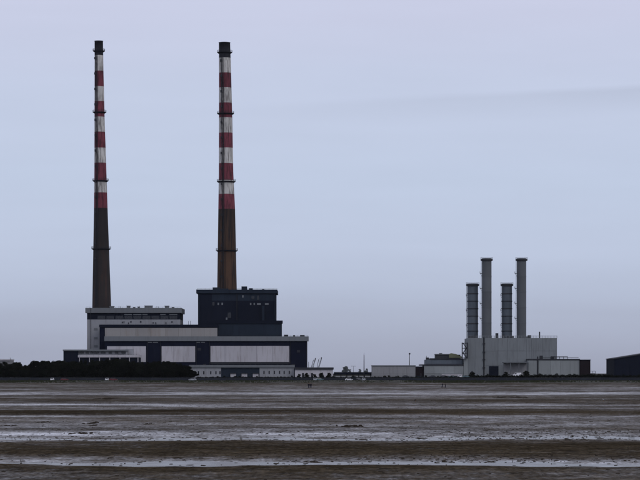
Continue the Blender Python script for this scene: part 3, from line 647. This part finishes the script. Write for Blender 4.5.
# dark barn at the right edge
B = bld('dark_barn', 'dark navy barn with sloping roof at the right edge', 'barn', 652, 1420)
bm = bmesh.new(); o = Vector(B.r.location); Y = 1420
def prism(pts, depth, name, mat, out=0):
    bm = bmesh.new(); fr = [bm.verts.new(P(x, y, Y)-o-Vector((0, out, 0))) for x, y in pts]; bk = [bm.verts.new(P(x, y, Y)-o+Vector((0, depth, 0))) for x, y in pts]
    bm.faces.new(fr); bm.faces.new(bk[::-1])
    for i in range(len(pts)): bm.faces.new((fr[i], bk[i], bk[(i+1)%len(pts)], fr[(i+1)%len(pts)]))
    bmesh.ops.recalc_face_normals(bm, faces=bm.faces); return obj(name, bm_mesh(bm, name), mat, B.r)
prism([(614.4,378),(614.4,359.2),(652,353.2),(690,359.2),(690,378)], 40, 'wall', M['navy_dark'])
prism([(613.9,359.1),(613.9,358.3),(652,352.2),(652,353.1)], 41, 'roof_slope', M['roof_dark'], .5)
prism([(690.5,359.1),(652.05,353.1),(652.05,352.2),(690.5,358.3)], 41, 'roof_slope', M['roof_dark'], .5)
B.panels('cladding_panel', M['navy_dark'], lin(614.8,652,5), [360.2,364.2,377], .12, .3, .08)

# ------------------------------------------------------------------ fence in front of the middle yard
FY = 1385
r = thing('wire_fence', 'thin wire fence with posts before the long grey shed and stepped building', 'fence', (X_(420, FY), FY, GZ))
b2 = Builder(r, FY)
for x in lin(373, 469, 16): b2.bars('post', M['fascia'], [(x,373.2,x,377.9)], .07)
for y in (373.8,375.2,376.6): b2.bars('wire', M['steel_dark'], [(373,y,469,y)], .025)

# ------------------------------------------------------------------ cars
def wheel(parent, x, y, r=.31):
    bm = bmesh.new(); add_lathe(bm, [(r*.62, -.09), (r, -.09), (r, .09), (r*.62, .09)], 14, close=True)
    bmesh.ops.rotate(bm, verts=bm.verts, matrix=Matrix.Rotation(math.pi/2, 3, 'X')); wme = bm_mesh(bm, 'wheel')
    wo = obj('wheel', wme, M['tyre'], parent, (x, y, r))
    bm = bmesh.new(); add_bar(bm, (0,-.07,0), (0,.07,0), r*.62, 12); obj('rim', bm_mesh(bm, 'rim'), M['rim'], wo)
def extrude_side(bm, pts, wdt, inset=0.0, zmid=.8):
    A = [bm.verts.new((x, -wdt/2 + inset*max(0, z-zmid), z)) for x, z in pts]; C = [bm.verts.new((x, wdt/2 - inset*max(0, z-zmid), z)) for x, z in pts]
    bm.faces.new(A); bm.faces.new(C[::-1])
    for i in range(len(pts)): bm.faces.new((A[i], C[i], C[(i+1)%len(pts)], A[(i+1)%len(pts)]))
    bmesh.ops.recalc_face_normals(bm, faces=bm.faces)
def car(px, Y, rz, mat, lab, van=False, z=1.17, group='cars parked along the shore'):
    r = thing('parked_van' if van else 'parked_car', lab, 'van' if van else 'car', (X_(px, Y), Y, z), group, rz)
    if van:
        pts = [(-2.4,.3),(2.4,.3),(2.45,.9),(1.75,1.15),(1.2,1.95),(-2.35,2.0),(-2.4,1.9)]; cab = [(.3,1.2),(1.55,1.2),(1.12,1.8),(.3,1.82)]
    else:
        pts = [(-2.05,.28),(2.05,.28),(2.1,.6),(2.0,.78),(1.1,.92),(.45,1.4),(-1.0,1.44),(-1.75,.98),(-2.1,.9)]; cab = [(-1.4,.95),(.95,.95),(.4,1.33),(-.95,1.36)]
    bm = bmesh.new(); extrude_side(bm, pts, 1.75, .28, .85); obj('body', bm_mesh(bm, 'body'), M[mat], r)
    for s in (-1, 1):
        bm = bmesh.new()
        vs = [bm.verts.new((x, s*(.875-.28*max(0, zz-.85)+.015), zz)) for x, zz in cab]; f_ = bm.faces.new(vs)
        e = bmesh.ops.extrude_face_region(bm, geom=[f_]); bmesh.ops.translate(bm, verts=[v for v in e['geom'] if isinstance(v, bmesh.types.BMVert)], vec=(0, -s*.03, 0))
        obj('side_window', bm_mesh(bm, 'side_window'), M['glass'], r)
    fx = (1.72,1.18,1.25,1.88) if van else (1.08,.95,.5,1.36)
    for nm, (xa, za, xb, zb) in (('windscreen', fx),) + (() if van else (('rear_window', (-1.72,1.02,-1.06,1.38)),)):
        sx = 1 if xa > 0 else -1; bm = bmesh.new()
        vs = [bm.verts.new((xa+.03*sx, -.68, za+.03)), bm.verts.new((xa+.03*sx, .68, za+.03)), bm.verts.new((xb+.03*sx, .58, zb+.02)), bm.verts.new((xb+.03*sx, -.58, zb+.02))]
        f_ = bm.faces.new(vs); e = bmesh.ops.extrude_face_region(bm, geom=[f_]); bmesh.ops.translate(bm, verts=[v for v in e['geom'] if isinstance(v, bmesh.types.BMVert)], vec=(-.02*sx, 0, -.02))
        obj(nm, bm_mesh(bm, nm), M['glass'], r)
    hx = 2.45 if van else 2.07
    for s in (-1, 1):
        bm = bmesh.new(); add_box(bm, hx-.05, hx+.03, s*.62-.16, s*.62+.16, .6, .75); obj('headlight', bm_mesh(bm, 'headlight'), M['rim'], r)
    wx = 1.5 if van else 1.3
    for sx in (-wx, wx):
        for sy in (-.8, .8): wheel(r, sx, sy)
R90 = math.pi/2
car(349, 1301.5, 0, 'car_white', 'white car side on below the pipe bridge', z=1.17)
car(52.3, 1302, -R90, 'car_white', 'small white car end on below left part of the trees')
car(107, 1302, -R90, 'car_white', 'small white car end on beside a dark red car under trees')
car(113.5, 1302, 0, 'car_red', 'dark red car beside a small white car under trees')
car(64.5, 1299.4, .1, 'car_red', 'red car on the shore road below the dark office end wall')
car(192.5, 1302, math.pi, 'car_silver', 'silver car side on at the right end of the tree belt')
car(315, 1302, -R90, 'car_silver', 'small silver car end on before the low white shed')
car(319.5, 1303.5, .3, 'car_teal', 'grey teal car turned slightly before the low white shed')
car(358.5, 1302.5, -1.2, 'car_dark', 'dark car with pale lights right of the white car')
car(363.5, 1302.5, -1.5, 'car_silver', 'silver car beside the dark car under the tall mast')
YZ = GZ+.02
car(444, 1372, 0, 'car_dark', 'dark car parked left of the teal cars below stepped building', z=YZ)
car(452.5, 1372, .2, 'car_teal', 'teal car parked below the right half of the stepped building', z=YZ)
car(459.8, 1370, -1.4, 'car_white', 'white car end on below the steel stair frame', z=YZ)
car(466.5, 1372, 0, 'car_teal', 'teal car parked below the left corner of the grey plant', z=YZ)
car(432, 1372, math.pi, 'car_dark', 'dark car parked near the left of the stepped building', z=YZ)
car(406, 1374, 0, 'car_dark', 'dark car parked before the right part of the long shed', z=YZ)
car(517, 1415, math.pi, 'car_white', 'white van parked under the pale portal shed', True, z=YZ+.9)
bm = bmesh.new(); add_box(bm, X_(508,1415), X_(527,1415), 1411, 1423, GZ-.2, YZ+.88); tag(obj('loading_platform', bm_mesh(bm, 'loading_platform'), M['wall_stone']), 'low dark loading platform under the white van', 'platform')

# ------------------------------------------------------------------ vegetation
def leaf_cloud(clumps, per, size, flatten=.8):
    V = []; Fc = []
    for cx, cy, cz, cr in clumps:
        n = int(per*(cr**2))
        for i in range(n):
            d_ = rng.normal(size=3); d_ /= np.linalg.norm(d_); rad = cr*(rng.random()**.4)
            p = np.array((cx, cy, cz)) + d_*rad*np.array((1, 1, flatten)); s = size*rng.uniform(.5, 1.2)
            a = rng.normal(size=3); a /= np.linalg.norm(a); b = np.cross(a, rng.normal(size=3)); b /= np.linalg.norm(b)+1e-9
            k = len(V); V += [tuple(p-a*s-b*s*.4), tuple(p+a*s*.2-b*s*.6), tuple(p+a*s+b*s*.1), tuple(p-a*s*.1+b*s*.6)]; Fc.append((k, k+1, k+2, k+3))
    me = bpy.data.meshes.new('crown'); me.from_pydata(V, [], Fc); return me
def trunk_mesh(h, limbs):
    bm = bmesh.new(); add_bar(bm, (0,0,-.3), (0,0,h*.75), .22*h/9, 8, .07)
    for a, z0, ln, up in limbs: add_bar(bm, (0,0,z0), (math.cos(a)*ln, math.sin(a)*ln, z0+up), .1*h/9, 6, .03)
    return bm_mesh(bm, 'trunk')
def tree_protos(n, h, kind):
    res = []
    for k in range(n):
        cl = []; limbs = []
        for i in range(16):
            a = random.uniform(0, 6.28); z = h*random.uniform(.12, .88); wmax = h*.42*math.sin(math.pi*min(.97, (z/h)*.72+.25))+.25
            rr_ = wmax*random.uniform(.25, .85); cl.append((math.cos(a)*rr_, math.sin(a)*rr_, z, h*random.uniform(.12, .2)))
            if i % 2 == 0: limbs.append((a, z*.65, rr_, z*.3))
        cl.append((random.uniform(-.5,.5), 0, h*.9, h*.11)); cl.append((0, 0, h*.45, h*.24)); cl.append((0, 0, h*.2, h*.25))
        me = leaf_cloud(cl, kind['per'], kind['size']); me.materials.append(M[kind['mat']])
        tm = trunk_mesh(h, limbs); tm.materials.append(M['bark']); res.append((me, tm))
    return res
TP = tree_protos(6, 9.0, dict(per=150, size=.36, mat='leaf'))
def place_tree(px, Y, htm, lab, group, z=GZ, protos=TP, h0=9.0, wide=1.0, cat='tree', name='tree'):
    r = thing(name, lab, cat, (X_(px, Y), Y, z), group, random.uniform(0, 6.28)); me, tm = random.choice(protos)
    s = htm/h0; r.scale = (s*wide, s*wide, s)
    c = obj('crown', me, None, r); t = obj('trunk', tm, None, r); return r
TOPS = [(-30,361.5),(0,362.2),(10,362.3),(20,362.4),(28,364.2),(34,361.8),(42,360),(55,360.2),(63,360.8),(75,360.8),(90,359.8),(105,359.2),(120,358.6),(132,359.4),(142,361.5),(152,361.2),(165,360.8),(176,361.2),(183,362.5),(188,366.5),(194,371.5)]
tx = [t[0] for t in TOPS]; ty = [t[1] for t in TOPS]
G = 'dark trees of the shelter belt'
ZONE = [(14,'below the small building at the left edge'),(62,'under open sky left of the office'),(104,'below the left half of the office'),(147,'below the right half of the office'),(999,'below the left white panels of the turbine hall')]
def zone(x): return next(n for m, n in ZONE if x < m)
x = -16
while x < 186:
    Y = random.uniform(1350, 1362); top = np.interp(x, tx, ty)+random.uniform(-.6, 1.6)
    place_tree(x, Y, (Z_(top, Y)-GZ)*1.0, 'dark skyline tree of shelter belt '+zone(x), G, wide=random.uniform(.85, 1.15)); x += random.uniform(4.2, 6.5)
x = -14
while x < 186:
    Y = random.uniform(1334, 1345); top = np.interp(x, tx, ty)+random.uniform(1.5, 5)
    place_tree(x, Y, (Z_(top, Y)-GZ), 'lower front tree of shelter belt '+zone(x), G, wide=random.uniform(1.0, 1.35)); x += random.uniform(5, 8)
place_tree(187, 1345, Z_(366, 1345)-GZ, 'last tree at the sloping right end of the shelter belt', G, wide=1.3)
place_tree(191.5, 1340, Z_(369.5, 1340)-GZ, 'low rounded bush tree ending the shelter belt before the annex', G, wide=1.9)
# low scrub: hedges as things, shrubs as things
def hedge(px0, px1, Y, ztop_py, lab, depth=3, name='hedge', mat='leaf', size=.28, jit=.5):
    r = thing(name, lab, 'hedge', (X_((px0+px1)/2, Y), Y, GZ if Y > 1312 else 1.2)); o = Vector(r.location); cl = []
    x = X_(px0, Y)
    while x < X_(px1, Y):
        zt = Z_(ztop_py+random.uniform(-jit, jit*1.6), Y); zt += max(0, random.gauss(-.2, .45)); rr_ = max(.55, (zt-o.z)*.45)
        cl.append((x-o.x, random.uniform(0, depth), zt-o.z-rr_*.8, rr_)); cl.append((x-o.x+.4, random.uniform(0, depth), (zt-o.z)*.35, rr_)); x += rr_*.75
    me = leaf_cloud(cl, 90, size); obj('foliage', me, M[mat], r)
    bm = bmesh.new()
    for cx, cy, cz, cr in cl[::4]: add_bar(bm, (cx, cy, -.2), (cx+.2, cy, cz), .06, 5, .03)
    obj('stems', bm_mesh(bm, 'stems'), M['bark'], r)
hedge(470, 530, 1330, 375.6, 'dark low hedge before the grey plant and its portal shed', jit=.6)
hedge(530, 614, 1332, 374.8, 'dark low hedge between the service block and dark barn', jit=.5)
hedge(614, 655, 1330, 375.6, 'dark low hedge before the dark barn at right edge', jit=.5)
hedge(196, 300, 1326, 377.0, 'dark low hedge before the annex with slit windows', jit=.4)
hedge(300, 372, 1324, 377.4, 'dark low hedge before the low white shed and pipe bridge', jit=.3)
hedge(372, 470, 1322, 377.2, 'dark low hedge before the long shed and stepped building', jit=.4)
SP = tree_protos(3, 3.0, dict(per=260, size=.2, mat='leaf2'))
for px_, h_, lab in ((299,2.4,'dark shrub at left end of the low white shed'),(306.5,2.9,'taller dark shrub before left half of low white shed'),(314.5,2.2,'dark shrub before the middle of the low white shed'),
                     (321.5,3.0,'dark shrub before right half of low white shed'),(329,3.0,'dark shrub at right end of the low white shed'),(472.5,3.4,'dark shrub below the side door of the grey plant'),(506,3.6,'dark shrub at left post of the portal shed'),(526,4.2,'dark shrub between portal shed and service block')):
    place_tree(px_, 1400, h_, lab, 'dark shrubs before the buildings', protos=SP, h0=3.0, wide=1.2, cat='shrub', name='shrub')
FP = tree_protos(3, 9.0, dict(per=110, size=.42, mat='leaf_far'))
for px_, top, wd, lab in ((345.5,366.2,1.15,'largest hazy blue tree far behind the pipe bridge'),(359.8,369,.9,'small hazy blue tree left of the tall mast far away'),(366.9,368.4,.9,'small hazy blue tree right of the tall mast far away'),(350,369.3,.9,'low hazy blue tree beside the largest far tree')):
    place_tree(px_, 8050, Z_(top, 8050)-8.8, lab, 'hazy trees on the far shore', z=8.8, protos=FP, wide=wd)

# ------------------------------------------------------------------ weed and worm casts on the flat (uncountable)
V = []; Fc = []
def clump(x, y, wd, dp, hgt):
    h0 = max(0.0, float(flat(np.array([x]), np.array([y]))[0][0])); k = len(V); n = 7
    for i in range(n):
        t = 2*math.pi*i/n; q = random.uniform(.7, 1.25); V.append((x+math.cos(t)*wd*q, y+math.sin(t)*dp*q, h0-.06))
    for i in range(n):
        t = 2*math.pi*i/n; q = random.uniform(.35, .75); V.append((x+math.cos(t)*wd*q, y+math.sin(t)*dp*q, h0+hgt*random.uniform(.5, 1)))
    V.append((x, y, h0+hgt))
    for i in range(n):
        j = (i+1) % n; Fc.append((k+i, k+j, k+n+j, k+n+i)); Fc.append((k+n+i, k+n+j, k+2*n))
def scatter(n, r0, r1, x0=0, x1=640, s=1.0, hs=1.0):
    for i in range(n):
        row = random.uniform(r0, r1); D = K/(row-HY); px_ = random.uniform(x0, x1)
        wd = s*random.lognormvariate(-2.5, .6); clump(X_(px_, D), D, wd, wd*random.uniform(1, 3), hs*random.uniform(.012, .04))
scatter(650, 432, 441); scatter(220, 456, 466); scatter(500, 415, 432); scatter(250, 396, 410, s=1.6); scatter(60, 467, 481); scatter(150, 441, 456); scatter(300, 429, 440, 440, 640); scatter(160, 456, 463, 430, 640)
for px_, row, wpx, hgt in ((355,426.6,24,.22),(347,427,14,.16),(92,423.5,16,.15),(84,433.6,18,.18),(107,399,20,.3),(93,426,8,.12),(10,426,12,.12),(505,397.5,36,.25),(310,462.2,26,.06),(45,422.5,10,.1),(148,424.5,10,.1),(180,446,20,.1)):
    D = K/(row-HY)
    for i in range(16):
        px2 = px_+random.gauss(0, wpx/4); clump(X_(px2, D), D+random.uniform(-1, 1)*D*D/K*.5, wpx/F*D*random.uniform(.05, .16), D*D/K*.4, hgt*.55*random.uniform(.4, 1))
cm = bpy.data.meshes.new('weed_clumps'); cm.from_pydata(V, [], Fc); cm.shade_smooth()
tag(obj('weed_clumps', cm, M['weed']), 'scattered dark weed clumps lying on the wet mud', 'seaweed', kind='stuff')

# ------------------------------------------------------------------ people and birds on the flat
def skin_obj(name, verts, edges, radii, mat, parent, root=0, sub=1):
    me = bpy.data.meshes.new(name); me.from_pydata(verts, edges, []); o = obj(name, me, mat, parent)
    md = o.modifiers.new('skin', 'SKIN'); md.use_smooth_shade = True
    for i, r_ in enumerate(radii):
        sv = me.skin_vertices[0].data[i]; sv.radius = (r_, r_) if not isinstance(r_, tuple) else r_; sv.use_root = (i == root)
    if sub: s_ = o.modifiers.new('sub', 'SUBSURF'); s_.levels = sub; s_.render_levels = sub
    return o
def person(px, row, rz, lab, h=1.74, top='cloth_dark', legs='cloth_blue', stride=.28, lean=0.0, group='people walking on the mud flat'):
    D = K/(row-HY); z = max(0, float(flat(np.array([X_(px, D)]), np.array([D]))[0][0]))
    r = thing('person', lab, 'person', (X_(px, D), D, z-.01), group, rz); k = h/1.74; r.scale = (k, k, k)
    Vv = []; E = []; Rr = []
    def v(p, rad, link=None):
        Vv.append((p[0]+lean*max(0, p[2]-.9), p[1], p[2])); Rr.append(rad)
        if link is not None: E.append((link, len(Vv)-1))
        return len(Vv)-1
    pel = v((0,0,.95), (.15,.12)); wst = v((0,0,1.12), (.14,.105), pel); ch = v((0,0,1.32), (.165,.12), wst); nk = v((.01,0,1.47), .062, ch)
    j = v((.02,0,1.55), .065, nk); hd = v((.03,0,1.64), .095, j); v((.025,0,1.72), .065, hd); v((.13,0,1.61), .02, hd)
    hands = []
    for s in (-1, 1):
        hip = v((0,s*.10,.86), .095, pel); kn = v((s*stride*.55+.03, s*.10, .5), .062, hip); an = v((s*stride, s*.10, .09), .042, kn); v((s*stride+.15, s*.11, .035), .035, an)
        sh = v((0,s*.19,1.40), .062, ch); el = v((-s*.06, s*.25, 1.12), .045, sh); wr = v((-s*.10+.12, s*.25, .90), .03, el); pm = v((-s*.10+.16, s*.245, .83), (.022,.036), wr)
        for fi, (dx, ln) in enumerate(((-.03,.07),(-.01,.085),(.012,.08),(.03,.065))):
            f1 = v((-s*.10+.17+dx, s*.24, .785), .009, pm); v((-s*.10+.175+dx, s*.225, .785-ln*.6), .008, f1)
        t1 = v((-s*.10+.20, s*.225, .84), .010, pm); v((-s*.10+.215, s*.215, .80), .009, t1)
    skin_obj('body', Vv, E, Rr, M['skin'], r)
    # clothing: slightly larger surfaces over trunk, arms and legs
    def sub(ids, grow, name, mat):
        mp_ = {}; vv = []; rr2 = []
        for i in ids: mp_[i] = len(vv); vv.append(Vv[i]); q = Rr[i]; rr2.append(tuple(c+grow for c in q) if isinstance(q, tuple) else q+grow)
        skin_obj(name, vv, [(mp_[a], mp_[b]) for a, b in E if a in mp_ and b in mp_], rr2, M[mat], r)
    per = 18
    L0 = 8; L1 = 8+per
    sub([pel, wst, ch, nk, L0+4, L0+5, L0+6, L1+4, L1+5, L1+6], .05, 'jacket', top)
    sub([pel, wst, L0, L0+1, L0+2, L1, L1+1, L1+2], .03, 'trousers', legs)
    bm = bmesh.new(); bmesh.ops.create_uvsphere(bm, u_segments=12, v_segments=8, radius=.112)
    for vv in list(bm.verts):
        if vv.co.z < -.01 and vv.co.x > -.03: vv.co.z = max(vv.co.z, .02)
    bmesh.ops.translate(bm, verts=bm.verts, vec=(.015+lean*.75, 0, 1.675)); obj('hair', bm_mesh(bm, 'hair', True), M['hair'], r)
person(308.8, 388.6, R90, 'left of two dark dressed people walking side by side on the flat', 1.78)
person(310.9, 388.4, R90+.3, 'right of two dark dressed people walking side by side on the flat', 1.70, stride=.2)
person(442.2, 388.2, .2, 'dark dressed person leaning forward on the flat below stepped building', 1.75, lean=.25)
person(445.3, 388.4, 2.8, 'person in dark jacket standing close right of the leaning person', 1.62, top='cloth_dark', stride=.12)
def bird(px, row, rz, lab, mat, h):
    D = K/(row-HY); z = max(0, float(flat(np.array([X_(px, D)]), np.array([D]))[0][0])); r = thing('shore_bird', lab, 'bird', (X_(px, D), D, z-.005), 'birds on the mud flat', rz); r.scale = (h, h, h)
    skin_obj('body', [(-.45,0,.55),(-.2,0,.58),(.05,0,.62),(.2,0,.72),(.28,0,.88),(.38,0,.9)], [(0,1),(1,2),(2,3),(3,4),(4,5)], [.04,.14,.17,.11,.09,.06], M[mat], r, 2)
    for s in (-1, 1):
        bm = bmesh.new(); add_bar(bm, (0,s*.07,0), (.03,s*.07,.5), .02, 5); add_bar(bm, (0,s*.07,.01), (.14,s*.09,.01), .015, 4); obj('leg', bm_mesh(bm, 'leg'), M['beak'], r)
        bm = bmesh.new(); bmesh.ops.create_uvsphere(bm, u_segments=8, v_segments=6, radius=1); bmesh.ops.scale(bm, vec=(.36,.04,.12), verts=bm.verts); bmesh.ops.translate(bm, vec=(-.15,s*.15,.62), verts=bm.verts); obj('wing', bm_mesh(bm, 'wing', True), M['feather_dark' if mat == 'feather_dark' else 'fascia'], r)
    bm = bmesh.new(); add_bar(bm, (.42,0,.9), (.62,0,.87), .03, 5, .008); obj('beak', bm_mesh(bm, 'beak'), M['beak'], r)
bird(415.4, 401.9, .4, 'dark bird standing on wet mud below the right end of the long shed', 'feather_dark', .42)
bird(603.6, 401.6, 2.6, 'white gull standing on the mud near the right edge', 'feather_white', .45)

# ------------------------------------------------------------------ thin sea haze
bm = bmesh.new(); add_box(bm, -7100, 7100, -700, 13600, -2.3, 216)
hz = obj('haze', bm_mesh(bm, 'haze')); tag(hz, 'thin pale haze filling the air over the bay', 'haze', kind='stuff')
hm = bpy.data.materials.new('haze'); hm.use_nodes = True; t = hm.node_tree; t.nodes.clear()
o = t.nodes.new('ShaderNodeOutputMaterial'); v = t.nodes.new('ShaderNodeVolumePrincipled'); v.inputs['Density'].default_value = 0.8e-5; v.inputs['Color'].default_value = (.86,.90,1,1); v.inputs['Anisotropy'].default_value = 0.2
t.links.new(v.outputs[0], o.inputs['Volume']); hz.data.materials.append(hm)
